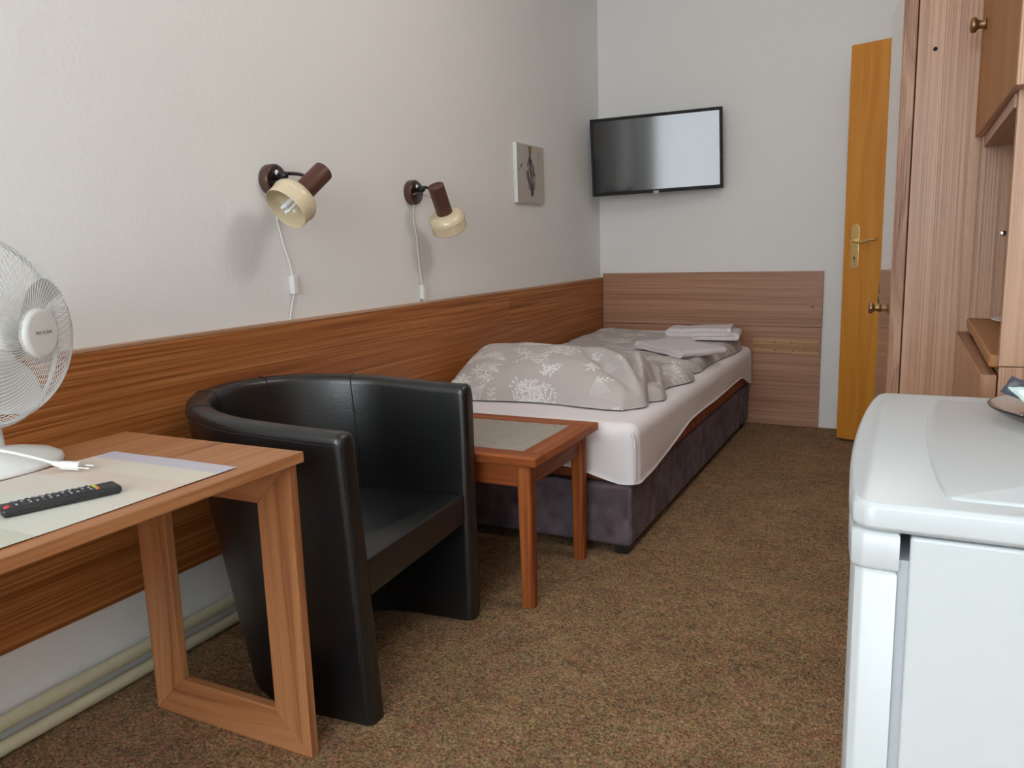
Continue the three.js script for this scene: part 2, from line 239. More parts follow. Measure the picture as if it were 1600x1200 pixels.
  mesh('corner_fold', tube([[x1 - 0.020, 0.435, zf - 0.012], [x1 - 0.009, 0.40, zf - 0.008], [x1 - 0.0095, 0.35, zf - 0.011], [x1 - 0.0085, 0.30, zf - 0.009], [x1 - 0.008, 0.258, zf - 0.010]], 0.0055, 24, 8), linen, sheet);
  // duvet cover print: white sprigs on taupe
  const print = (() => {
    const S = 1024, c = document.createElement('canvas'); c.width = c.height = S; const g = c.getContext('2d'), r = rng(5);
    g.fillStyle = '#c6beba'; g.fillRect(0, 0, S, S);
    const tint = () => `rgba(236,234,232,${(0.55 + r() * 0.45).toFixed(2)})`;
    const leaf = (x, y, a, l, w) => { g.save(); g.translate(x, y); g.rotate(a); g.beginPath(); g.moveTo(0, 0); g.quadraticCurveTo(l * 0.5, -w, l, 0); g.quadraticCurveTo(l * 0.5, w, 0, 0); g.fill(); g.restore(); };
    const wrap = (x, y, f) => { for (const dx of [-S, 0, S]) for (const dy of [-S, 0, S]) if (x + dx > -170 && x + dx < S + 170 && y + dy > -170 && y + dy < S + 170) { g.save(); g.translate(x + dx, y + dy); f(); g.restore(); } };
    for (let k = 0; k < 88; k++) {
      const x = r() * S, y = r() * S, kind = Math.floor(r() * 4), a0 = r() * 6.28, sd = Math.floor(r() * 1e6), col = tint();
      wrap(x, y, () => {
        const q = rng(sd); g.rotate(a0); g.fillStyle = g.strokeStyle = col; g.lineWidth = 3;
        if (kind === 0) { g.beginPath(); g.moveTo(0, 0); g.quadraticCurveTo(50, 16, 110, 0); g.stroke(); for (let i = 0; i < 7; i++) { const s = 14 + i * 14; leaf(s, 5, (i % 2 ? 1 : -1) * (0.7 + q() * 0.3), 34 - i * 2, 9); } }
        if (kind === 1) for (let i = 0; i < 26; i++) { const a = q() * 6.28, l = 20 + q() * 34; g.lineWidth = 2; g.beginPath(); g.moveTo(0, 0); g.lineTo(Math.cos(a) * l, Math.sin(a) * l); g.stroke(); g.beginPath(); g.arc(Math.cos(a) * l, Math.sin(a) * l, 4 + q() * 3, 0, 7); g.fill(); }
        if (kind === 2) for (let i = 0; i < 7; i++) { g.lineWidth = 4; g.beginPath(); g.moveTo(0, 0); g.quadraticCurveTo(50, -20 + i * 7, 120 + q() * 25, -45 + i * 15); g.stroke(); }
        if (kind === 3) for (let i = 0; i < 6; i++) leaf(0, 0, i * 1.05 + q() * 0.3, 44 + q() * 16, 13);
      });
    }
    const t = new THREE.CanvasTexture(c); t.colorSpace = THREE.SRGBColorSpace; t.wrapS = t.wrapT = THREE.RepeatWrapping; t.repeat.set(1 / 0.9, 1 / 0.9); return t;
  })();
  const cotton = std({ map: print, roughness: 0.93, bumpMap: linenBump, bumpScale: 0.0012 });
  const crease = (x, z, ax, az, bx, bz, w, d) => { const ux = bx - ax, uz = bz - az, L = Math.hypot(ux, uz), s = clamp(((x - ax) * ux + (z - az) * uz) / (L * L)), dx = x - ax - ux * s, dz = z - az - uz * s, side = (ux * dz - uz * dx) / L, e = Math.hypot(dx, dz) / w, fade = Math.sin(Math.PI * clamp(0.12 + 0.88 * s)) ; return fade * d * (-Math.exp(-e * e) + 0.7 * Math.exp(-((side - 1.6 * w) ** 2 + Math.max(0, e * w - Math.abs(side)) ** 2) / (w * w * 1.6))); };
  const puff = (outline, height, nx, nz, edge) => { // closed cushion over the sheet: outline(u, v) -> [x, z], height(x, z)
    const T = [], n = nx, m = nz;
    const at = (i, j, under) => {
      const u = i / n, v = j / m, [x, z] = outline(u, v), d = Math.min(u * 0.9, (1 - u) * 0.9, v * 0.85, (1 - v) * 0.85), k = clamp(d / edge), rnd = Math.sqrt(Math.max(0, 1 - (1 - k) * (1 - k)));
      return under ? V(x, top + 0.0025 + 0.0045 * (1 - rnd), z) : V(x, top + 0.007 + Math.max(0.004, height(x, z)) * rnd, z);
    };
    const up = gridGeo(n, m, (u, v, i, j) => at(i, j, false), false, (u, v, p) => [p.x + 0.35 * p.y, p.z - p.y * 0.8]);
    const lo = gridGeo(n, m, (u, v, i, j) => at(n - i, j, true), false, (u, v, p) => [p.x, p.z]);
    const g = mergeVertices(mergeGeometries([up, lo]), 1e-5); g.computeVertexNormals(); return g;
  };
  const d = thing('duvet', 'rumpled taupe duvet printed with white sprigs on bed', 'duvet');
  const flip = (o) => (u, v) => o(u, v);
  const front = flip((u, v) => { const z = lerp(-2.70, -3.56, v), xr = 0.905 - 0.055 * smooth(0.05, 0.7, v) - 0.05 * (1 - smooth(0, 0.12, v)) + 0.012 * Math.sin(v * 14) , xl = 0.056 + 0.03 * (1 - smooth(0, 0.2, v)); return [lerp(xl, xr, u), z - 0.025 * Math.sin(u * 3.1) * (1 - v) + 0.012 * Math.sin(u * 9)]; });
  const hf = (x, z) => {
    let h = 0.058 + 0.125 * Math.exp(-(((z + 3.06) / 0.27) ** 2)) * (1 - 0.5 * smooth(0.45, 0.95, x)) + 0.02 * Math.exp(-(((z + 2.86) / 0.12) ** 2)) * smooth(0.2, 0.5, x);
    h += crease(x, z, 0.90, -2.74, 0.52, -3.10, 0.030, 0.045) + crease(x, z, 0.90, -2.80, 0.66, -3.22, 0.026, 0.05) + crease(x, z, 0.91, -2.98, 0.78, -3.30, 0.022, 0.045) + crease(x, z, 0.25, -2.74, 0.10, -2.85, 0.03, 0.014) + crease(x, z, 0.93, -3.15, 0.80, -3.45, 0.03, 0.03);
    return h + 0.014 * (N1(x * 7, z * 7) - 0.5) + 0.008 * (N2(x * 16, z * 14) - 0.5);
  };
  const rear = flip((u, v) => { const z = lerp(-3.34, -4.655, v), xr = 0.925 - 0.13 * (1 - smooth(0.05, 0.24, v)) + 0.02 * Math.sin(v * 7 + 2) - 0.04 * smooth(0.85, 1, v); return [lerp(0.056, xr, u), z]; });
  const hr = (x, z) => 0.052 + 0.022 * (1 - smooth(0.3, 0.9, x)) + 0.012 * smooth(-3.9, -4.4, z) + crease(x, z, 0.92, -3.55, 0.60, -3.50, 0.03, 0.02) + crease(x, z, 0.92, -3.72, 0.72, -3.62, 0.03, 0.014) + 0.02 * (N1(x * 6 + 5, z * 6) - 0.5) + 0.01 * (N3(x * 14, z * 14) - 0.5);
  mesh('puffed_end', puff(front, hf, 110, 110, 0.10), cotton, d);
  const fold = flip((u, v) => { const z = lerp(-2.79, -3.46, v), xr = 0.912 + 0.030 * Math.sin(v * 8.5 + 0.3) - 0.05 * (1 - smooth(0, 0.15, v)); return [lerp(0.55, xr, u), z - 0.06 * u * (1 - v)]; });
  mesh('lower_fold', puff(fold, (x, z) => 0.058 + crease(x, z, 0.93, -3.02, 0.75, -3.20, 0.025, 0.02) + crease(x, z, 0.94, -3.28, 0.74, -3.36, 0.025, 0.02) + 0.014 * (N3(x * 12, z * 12) - 0.5), 60, 60, 0.16), cotton, d);
  mesh('flat_section', puff(rear, hr, 100, 120, 0.06), cotton, d);

  const terryBump = (() => { const a = lattice(81, 128, 128); const x = dataTex(256, 256, (u, v) => gray(a(u, v)), false); x.repeat.set(6, 6); return x; })();
  const terry = std({ color: rgb(0.86, 0.79, 0.80), roughness: 0.97, bumpMap: terryBump, bumpScale: 0.0025 });
  // a towel folded over itself: the cross-section is a long S, swept sideways
  const towel = (len, wid, th, layers, seed) => {
    const n = noise2(seed), cl = [];
    for (let k = 0; k < layers; k++) { const y = th * (k + 0.5), dir = k % 2 ? -1 : 1; const L = len / 2 - 0.012 * ((k * 7) % 3); for (let s = 0; s <= 14; s++) cl.push([dir * lerp(-L, L, s / 14), y]); if (k < layers - 1) for (let s = 1; s < 5; s++) { const a = -Math.PI / 2 + Math.PI * s / 5; cl.push([dir * (L + Math.cos(a) * th * 0.5), y + th * 0.5 + Math.sin(a) * th * 0.5]); } }
    const m = 16, half = th * 0.46, ring = [];
    for (let i = 0; i < cl.length; i++) { const a = cl[Math.max(0, i - 1)], b = cl[Math.min(cl.length - 1, i + 1)], l = Math.hypot(b[0] - a[0], b[1] - a[1]) || 1; ring.push([cl[i][0] - (b[1] - a[1]) / l * half, cl[i][1] + (b[0] - a[0]) / l * half]); }
    for (let i = cl.length - 1; i >= 0; i--) { const a = cl[Math.max(0, i - 1)], b = cl[Math.min(cl.length - 1, i + 1)], l = Math.hypot(b[0] - a[0], b[1] - a[1]) || 1; ring.push([cl[i][0] + (b[1] - a[1]) / l * half, cl[i][1] - (b[0] - a[0]) / l * half]); }
    const g = gridGeo(ring.length, m, (u, v, i, j) => { const p = ring[i % ring.length], w = (v - 0.5) * wid; return V(p[0] + 0.006 * (n(w * 22, p[1] * 60) - 0.5), p[1] + 0.010 * (n(p[0] * 12 + 9, w * 12) - 0.5), w + 0.01 * (n(p[0] * 15, p[1] * 90) - 0.5)); }, false, (u, v, p) => [p.x, p.z]);
    const idx = [...g.index.array]; const cap = (row, flipIt) => { const k = cl.length, o = row * (ring.length + 1); for (let i = 0; i < k - 1; i++) { const a = o + i, b = o + i + 1, c = o + 2 * k - 1 - i, e = o + 2 * k - 2 - i; if (flipIt) idx.push(a, b, c, b, e, c); else idx.push(a, c, b, b, c, e); } };
    cap(0, true); cap(m, false); g.setIndex(idx); g.computeVertexNormals(); return toCreasedNormals(g, 0.9);
  };
  const t1 = single('towel', 'pale pink folded towel lying flat nearest the bed edge', 'towel', towel(0.36, 0.27, 0.017, 2, 91), terry); t1.position.set(0.745, 0.538, -3.86); t1.rotation.set(0, -0.62, -0.05);
  const t2 = single('towel', 'pale pink rolled-edge towel behind the flat one by the headboard', 'towel', towel(0.36, 0.20, 0.022, 3, 97), terry); t2.position.set(0.76, 0.541, -4.33); t2.rotation.set(0, 0.12, 0.02);
}

// ---------------------------------------------------------------- coffee table
{
  const t = thing('coffee_table', 'low cherry wood coffee table with grey woven inlay', 'table', [0, 0, 0]);
  const x0 = 0.16, x1 = 0.845, z0 = -2.475, z1 = -1.965, y0 = 0.447, y1 = 0.475, w = 0.075;
  const weave = (() => { const map = dataTex(512, 512, (u, v, x, y) => { const a = Math.sin(x * Math.PI / 4), b = Math.sin(y * Math.PI / 4), o = (Math.floor(x / 8) + Math.floor(y / 8)) % 2 ? a : b; const n = N1(x * 0.06, y * 0.3) * 0.6 + N2(x * 0.4, y * 0.4) * 0.4; return mix3(hex(0x8b8479), hex(0xc6bfb4), clamp(0.5 + 0.25 * o + 0.7 * (n - 0.5))); }); map.repeat.set(1 / 0.42, 1 / 0.42); return std({ map, roughness: 0.75 }); })();
  mesh('top_rail', boxB(x0, x1, y0, y1, z1 - w, z1, 0.006, 'x'), cherryWood, t); mesh('top_rail', boxB(x0, x1, y0, y1, z0, z0 + w, 0.006, 'x'), cherryWood, t);
  mesh('top_rail', boxB(x1 - w, x1, y0 + 0.0002, y1 - 0.0002, z0 + w, z1 - w, 0.004, 'z'), cherryWood, t); mesh('top_rail', boxB(x0, x0 + w, y0 + 0.0002, y1 - 0.0002, z0 + w, z1 - w, 0.004, 'z'), cherryWood, t);
  const inlay = mesh('woven_inlay', slab(x0 + w, x1 - w, y0 + 0.004, y1 - 0.0025, z0 + w, z1 - w), weave, t); inlay.userData.label = 'grey woven inlay';
  const lz = [z1 - 0.052, z0 + 0.05], lx = [x1 - 0.055, x0 + 0.055];
  const legGeo = (() => { // square at the head, rounded and slightly tapered below
    const prof = []; const g = gridGeo(24, 14, (u, v) => { const a = u * 2 * Math.PI, y = v * y0, k = lerp(0.021, 0.0235, v), p = lerp(3.2, 5, v), c = Math.cos(a), s = Math.sin(a), r = k / Math.pow(Math.pow(Math.abs(c), p) + Math.pow(Math.abs(s), p), 1 / p); return V(r * c, y, -r * s); }, true, (u, v) => [u * 0.18, v * y0]);
    const foot = new THREE.CircleGeometry(0.021, 24).rotateX(Math.PI / 2); return clean([g, foot]); })();
  for (const x of lx) for (const z of lz) mesh('leg', legGeo, cherryWood, t).position.set(x, 0, z);
  const ay0 = 0.372;
  for (const z of lz) mesh('apron', boxB(lx[1] + 0.02, lx[0] - 0.02, ay0, y0, z - 0.010, z + 0.010, 0.002, 'x'), cherryWood, t);
  for (const x of lx) mesh('apron', boxB(x - 0.010, x + 0.010, ay0, y0, lz[1] + 0.02, lz[0] - 0.02, 0.002, 'z'), cherryWood, t);
}

// ---------------------------------------------------------------- black tub armchair
{
  const t = thing('armchair', 'black leather tub armchair between desk and coffee table', 'armchair', [0.358, 0, -1.590], 0.08);
  const HT = 0.71, th = 0.062;
  const plan = (s, f) => { // s 0..1 along the U from the near arm round the back to the far arm, f = height fraction
    const hw = lerp(0.272, 0.305, f), xb = lerp(-0.13, -0.258, f), R = lerp(0.29, 0.325, f), xf = lerp(0.325, 0.312, f), xc = xb + R, arm = xf - xc, bend = Math.PI * (R + hw) / 2, L = 2 * arm + bend;
    let q = s * L;
    if (q < arm) return [xf - q, hw, 0, 1];
    if (q > L - arm) return [xf - (L - q), -hw, 0, -1];
    const a = Math.PI / 2 + (q - arm) / bend * Math.PI, nx = Math.cos(a) / R, nz = Math.sin(a) / hw, l = Math.hypot(nx, nz);
    return [xc + R * Math.cos(a), hw * Math.sin(a), nx / l, nz / l];
  };
  const rim = (s) => 0.690 + 0.034 * Math.pow(Math.sin(Math.PI * s), 1.5);
  const at = (s, off, y) => { const [x, z, nx, nz] = plan(s, clamp(y / HT)); return V(x + nx * off, y, z + nz * off); };
  const prof = []; // (side -1..1, y code): up outside, over the roll, down inside
  const r = th / 2;
  for (let k = 0; k <= 10; k++) prof.push([1, k / 10, null]);
  for (let k = 1; k < 10; k++) prof.push([null, 1, k / 10]);
  for (let k = 10; k >= 0; k--) prof.push([-1, k / 10, null]);
  const ns = 96, endK = 5, rows = [];
  for (let k = endK; k >= 1; k--) rows.push([0, k / endK, -1]);
  for (let k = 0; k <= ns; k++) rows.push([k / ns, 0, 0]);
  for (let k = 1; k <= endK; k++) rows.push([1, k / endK, 1]);
  const re = 0.020;
  const ringPoint = (row, i) => {
    const [s, e, end] = rows[row], ph = e * Math.PI / 2, half = r - re * (1 - Math.cos(ph)), push = re * Math.sin(ph), Hs = rim(s) - re * 0.7 * (1 - Math.cos(ph));
    const [side, yy, arcp] = prof[i]; let off, y;
    if (arcp === null) { off = side * half; y = yy * (Hs - r * 0.8); } else { const a = arcp * Math.PI; const c = Math.cos(a), sn = Math.sin(a); off = half * Math.sign(c) * Math.pow(Math.abs(c), 0.75); y = Hs - r * 0.8 + r * 0.8 * Math.pow(sn, 0.75); }
    const p = at(s, off, y); p.x += end ? push : 0; return p;
  };
  const g = gridGeo(prof.length - 1, rows.length - 1, (u, v, i, j) => ringPoint(j, i), false, (u, v, p) => [p.x + p.z, p.y]);
  const idx = [...g.index.array], n = prof.length;
  const cap = (row, flipIt) => { const o = row * n; for (let i = 0; i < Math.floor(n / 2); i++) { const a = o + i, b = o + i + 1, c = o + n - 1 - i, e = o + n - 2 - i; if (b >= e) { break; } if (flipIt) idx.push(a, b, c, b, e, c); else idx.push(a, c, b, b, c, e); } };
  cap(0, false); cap(rows.length - 1, true); g.setIndex(idx); g.computeVertexNormals();
  const shell = mesh('shell', g, leather, t);
  const seam = (pts, rr = 0.0016) => mesh('seam', tube(pts, rr, 48, 6), stitch, shell);
  const line = (f, n = 40) => Array.from({ length: n + 1 }, (_, k) => f(k / n));
  for (const s of [0.30, 0.42, 0.58, 0.76]) seam([...line((k) => at(s, -r - 0.0004, lerp(0.37, rim(s) - r * 0.8, k)), 10), ...line((k) => { const a = Math.PI * (1 - k), c = Math.cos(a), sn = Math.sin(a); return at(s, (r + 0.0004) * Math.sign(c) * Math.pow(Math.abs(c), 0.75), rim(s) - r * 0.8 + (r * 0.8 + 0.0004) * Math.pow(Math.max(0, sn), 0.75)); }, 16).slice(1, -1)]);
  seam(line((k) => at(k, r + 0.0003, rim(k) - 0.026), 90), 0.0018);
  const pipe = (s) => seam(line((k) => at(s, r - 0.004, lerp(0.01, rim(s) - 0.03, k)), 16).map((p) => p.add(V(re * 0.72, 0, 0))), 0.0018);
  pipe(0); pipe(1);
  const sh = new THREE.Shape(); const f = 0.52, inner = r + 0.001; const P = []; for (let k = 0; k <= 60; k++) { const [x, z, nx, nz] = plan(k / 60, f); P.push(new THREE.Vector2(Math.min(x - nx * inner, 0.330), z - nz * inner)); }
  sh.setFromPoints(P.map((p) => new THREE.Vector2(p.x, -p.y)));
  const seat = new THREE.ExtrudeGeometry(sh, { depth: 0.066, bevelEnabled: true, bevelSize: 0.012, bevelThickness: 0.014, bevelOffset: -0.012, bevelSegments: 4, curveSegments: 4 }).rotateX(-Math.PI / 2).translate(0.006, 0.300, 0);
  mesh('seat', toCreasedNormals(uvMetres(seat, 'y', false), 0.7), leather, t);
}

// ---------------------------------------------------------------- desk with a closed end frame
{
  const t = thing('desk', 'walnut laminate desk with mitred frame legs beside armchair', 'desk');
  const x0 = 0.168, x1 = 0.696, zE = -1.191, zN = 0.35, y0 = 0.655, y1 = 0.677;
  mesh('desk_top', boxB(x0, x1, y0, y1, zE, zN, 0.0015, 'z'), deskWood, t);
  const fx0 = 0.196, fx1 = 0.673, w = 0.095, th = 0.021;
  const member = (pts, grain) => { const s = new THREE.Shape(pts.map((p) => new THREE.Vector2(...p))); return uvMetres(new THREE.ExtrudeGeometry(s, { depth: th - 0.003, bevelEnabled: true, bevelSize: 0.0008, bevelThickness: 0.0015, bevelOffset: -0.0008, bevelSegments: 1 }), grain); };
  const parts = [['leg', [[fx1, 0], [fx1, y0], [fx1 - w, y0 - w], [fx1 - w, w]], 'y'], ['leg', [[fx0, 0], [fx0 + w, w], [fx0 + w, y0 - w], [fx0, y0]], 'y'], ['rail', [[fx0, 0], [fx1, 0], [fx1 - w, w], [fx0 + w, w]], 'x'], ['rail', [[fx0, y0], [fx0 + w, y0 - w], [fx1 - w, y0 - w], [fx1, y0]], 'x']];
  for (const zf of [-1.190, 0.24]) for (const [n, pts, grain] of parts) mesh(n, member(pts, grain).translate(0, 0, zf), deskWood, t);
}
{ // woven place mat in pale checks
  const map = (() => { const band = [hex(0xcac6d2), hex(0xe6dccb), hex(0xe2cfc2), hex(0xe2ddd2), hex(0xdde0d4), hex(0xc8cdbd)]; return dataTex(1024, 1024, (u, v, x, y) => {
    const B = v < 0.10 ? band[0] : v < 0.25 ? band[1] : v < 0.38 ? band[2] : v < 0.58 ? band[3] : v < 0.85 ? band[4] : band[5], C = u < 0.3 ? band[2] : u < 0.62 ? band[3] : u < 0.85 ? band[4] : band[1];
    const over = (x + 2 * y) % 14 < 7, k = over ? mix3(B, [255, 250, 240], 0.08) : mix3(mix3(B, C, 0.55), [120, 120, 110], 0.12); return v < 0.10 ? mix3(k, band[0], 0.8) : k; }); })();
  map.wrapS = map.wrapT = THREE.ClampToEdgeWrapping;
  const x0 = 0.316, x1 = 0.662, zf = -1.048, zn = -0.595;
  const g = gridGeo(10, 14, (u, v) => V(lerp(x0, x1, u), 0.6785 + 0.0012 * (N1(u * 4, v * 4)), lerp(zf, zn, v))); const gd = gridGeo(10, 14, (u, v) => V(lerp(x1, x0, u), 0.6764, lerp(zf, zn, v)), false, (u, v) => [1 - u, v]);
  // turn the upper face upwards
  const up = g.clone(); up.setIndex([...g.index.array].reverse()); up.computeVertexNormals(); const lo = gd.clone(); lo.setIndex([...gd.index.array].reverse()); lo.computeVertexNormals();
  single('placemat', 'pale checked woven placemat on desk under remote', 'placemat', mergeGeometries([up, lo]), std({ map, roughness: 0.6, side: THREE.DoubleSide }));
}
{ // remote control
  const dirA = Math.atan2(0.06, -0.165), t = thing('remote_control', 'black remote control with red power button on placemat', 'remote', [0.548, 0.6798, -0.778], 0);
  t.rotation.y = Math.atan2(-0.058, -0.163) + Math.PI;               // local +z points to the red button end
  t.rotation.y = Math.PI + Math.atan2(0.058, -0.163);
  const body = phy({ color: rgb(0.022, 0.023, 0.025), roughness: 0.4 });
  mesh('body', box(0.046, 0.014, 0.176, 0.006).translate(0, 0.007, 0), body, t);
  const key = std({ color: rgb(0.06, 0.063, 0.068), roughness: 0.6 }), mark = std({ color: rgb(0.55, 0.57, 0.6), roughness: 0.6 }), red = std({ color: rgb(0.75, 0.07, 0.07), roughness: 0.5 }), yg = std({ color: rgb(0.6, 0.65, 0.1), roughness: 0.5 }), og = std({ color: rgb(0.8, 0.2, 0.08), roughness: 0.5 });
  const kg = box(0.0085, 0.003, 0.0055, 0.001), mg = box(0.005, 0.0006, 0.0028, 0);
  for (let r = 0; r < 13; r++) for (let c = -1; c <= 1; c++) { const z = -0.052 + 0.0098 * r, k = mesh('button', kg, r === 0 ? (c ? (c > 0 ? og : yg) : yg) : key, t); k.position.set(c * 0.0125, 0.0145, z); if (r && (r + c) % 3) mesh('legend', mg, mark, k).position.set(0, 0.0017, 0); }
  const p = mesh('power_button', new THREE.CylinderGeometry(0.0042, 0.0045, 0.003, 20).translate(0.012, 0.0148, 0.079), red, t); p.userData.label = 'red power button';
}

// ---------------------------------------------------------------- table fan
{
  const t = thing('table_fan', 'white table fan with round wire cage on desk', 'fan', [0.245, 0.676, -0.885]);
  const baseShape = lathe([[0, 0], [0.98, 0], [1, 0.06], [0.97, 0.16], [0.80, 0.28], [0.5, 0.38], [0.26, 0.44], [0, 0.45]], 56).scale(0.088, 0.1, 0.125);
  mesh('base', baseShape.translate(-0.02, 0, 0.02), whitePlastic, t);
  const head = new THREE.Group(); head.name = 'head'; t.add(head); head.position.set(0.0, 0.262, 0.0); head.rotation.y = 0.37;     // local +x is the blowing direction
  mesh('stem', clean([rod(V(-0.03, 0.03, 0.015), V(-0.045, 0.21, 0.01), 0.02, 0.016), box(0.05, 0.05, 0.045, 0.012).translate(-0.05, 0.215, 0.008)]), whitePlastic, t);
  const axis = (g) => g.rotateZ(-Math.PI / 2);                       // lathe y -> +x
  mesh('motor', axis(lathe([[0, -0.145], [0.035, -0.143], [0.048, -0.12], [0.052, -0.06], [0.045, -0.045], [0, -0.044]], 36)), whitePlastic, head);
  const R = 0.172, wire = phy({ color: rgb(0.74, 0.76, 0.76), roughness: 0.35 });
  const dome = (f, sgn) => { const rr = lerp(0.034, R, f), d = sgn > 0 ? 0.088 * Math.pow(1 - Math.pow(f, 3.2), 0.8) : -0.062 * Math.pow(1 - Math.pow(f, 3.5), 0.8); return [rr, d]; };
  const cage = (sgn, nW, twist, rings) => { const list = []; for (let k = 0; k < nW; k++) { const pts = []; for (let i = 0; i <= 9; i++) { const f = i / 9, [rr, d] = dome(f, sgn), a = k / nW * 2 * Math.PI + twist * (1 - f); pts.push(V(d, rr * Math.cos(a), rr * Math.sin(a))); } list.push(tube(pts, 0.0008, 14, 5)); } for (const f of rings) { const [rr, d] = dome(f, sgn); list.push(new THREE.TorusGeometry(rr, 0.0013, 6, 72).rotateY(Math.PI / 2).translate(d, 0, 0)); } return clean(list); };
  const fg = mesh('front_grille', cage(1, 84, 0.75, [0.02]), wire, head); fg.userData.kind = 'stuff'; const bg = mesh('back_grille', cage(-1, 84, -0.75, [0.02]), wire, head); bg.userData.kind = 'stuff';
  mesh('rim', new THREE.TorusGeometry(R, 0.0045, 10, 90).rotateY(Math.PI / 2), whitePlastic, head);
  mesh('clip', box(0.016, 0.012, 0.022, 0.003).translate(0, R + 0.004, 0), phy({ color: rgb(0.6, 0.61, 0.6), roughness: 0.4 }), head);
  const cap = mesh('cap', axis(lathe([[0, 0.080], [0.040, 0.080], [0.0455, 0.082], [0.0465, 0.088], [0.0455, 0.0945], [0.038, 0.0975], [0, 0.0985]], 48)), whitePlastic, head);
  { const c = document.createElement('canvas'); c.width = 512; c.height = 128; const g = c.getContext('2d'); g.fillStyle = '#e7e8e6'; g.fillRect(0, 0, 512, 128); g.fillStyle = '#17181a'; g.font = 'bold 92px sans-serif'; g.textAlign = 'center'; g.textBaseline = 'middle'; g.fillText('PRO KLIMA', 256, 68, 490); const tx = new THREE.CanvasTexture(c); tx.colorSpace = THREE.SRGBColorSpace;
    const m = mesh('brand_print', new THREE.PlaneGeometry(0.047, 0.0115).rotateY(Math.PI / 2).translate(0.0990, 0.002, 0), std({ map: tx, roughness: 0.4 }), cap); m.userData.label = 'black lettering PRO KLIMA'; }
  const bladeMat = phy({ color: rgb(0.70, 0.71, 0.70), roughness: 0.4, transmission: 0.25, thickness: 0, side: THREE.DoubleSide });
  for (let k = 0; k < 3; k++) { const g = gridGeo(14, 14, (u, v) => { const rr = lerp(0.03, 0.150, v), wid = 0.42 + 0.42 * Math.sin(Math.PI * Math.pow(v, 0.8)), a = (u - 0.5) * 2 * wid * (v > 0.85 ? Math.sqrt(Math.max(0, 1 - ((v - 0.85) / 0.16) ** 2)) : 1) + 0.35 * v; return V(0.012 + (u - 0.5) * 0.05 * (0.5 + v), rr * Math.cos(a), rr * Math.sin(a)); }); mesh('blade', g, bladeMat, head).rotation.x = k * 2 * Math.PI / 3 + 0.5; }
  mesh('hub', axis(lathe([[0, -0.02], [0.033, -0.02], [0.034, 0.03], [0.028, 0.04], [0, 0.042]], 32)), whitePlastic, head);
  const cord = mesh('cord', tube([[-0.07, 0.035, 0.13], [-0.02, 0.052, 0.09], [0.03, 0.052, 0.045], [0.075, 0.035, 0.01], [0.108, 0.020, -0.012]], 0.0032, 40, 8), cordWhite, t);
  mesh('plug', clean([rod(V(0.105, 0.021, -0.010), V(0.122, 0.016, -0.019), 0.0045, 0.007), rod(V(0.120, 0.016, -0.018), V(0.150, 0.0125, -0.034), 0.0085, 0.009)]), cordWhite, cord);
  mesh('pin', clean([rod(V(0.150, 0.0125, -0.034), V(0.168, 0.010, -0.044), 0.002).translate(0.0045, 0, 0.0085), rod(V(0.150, 0.0125, -0.034), V(0.168, 0.010, -0.044), 0.002).translate(-0.0045, 0, -0.0085)]), chrome, cord);
}

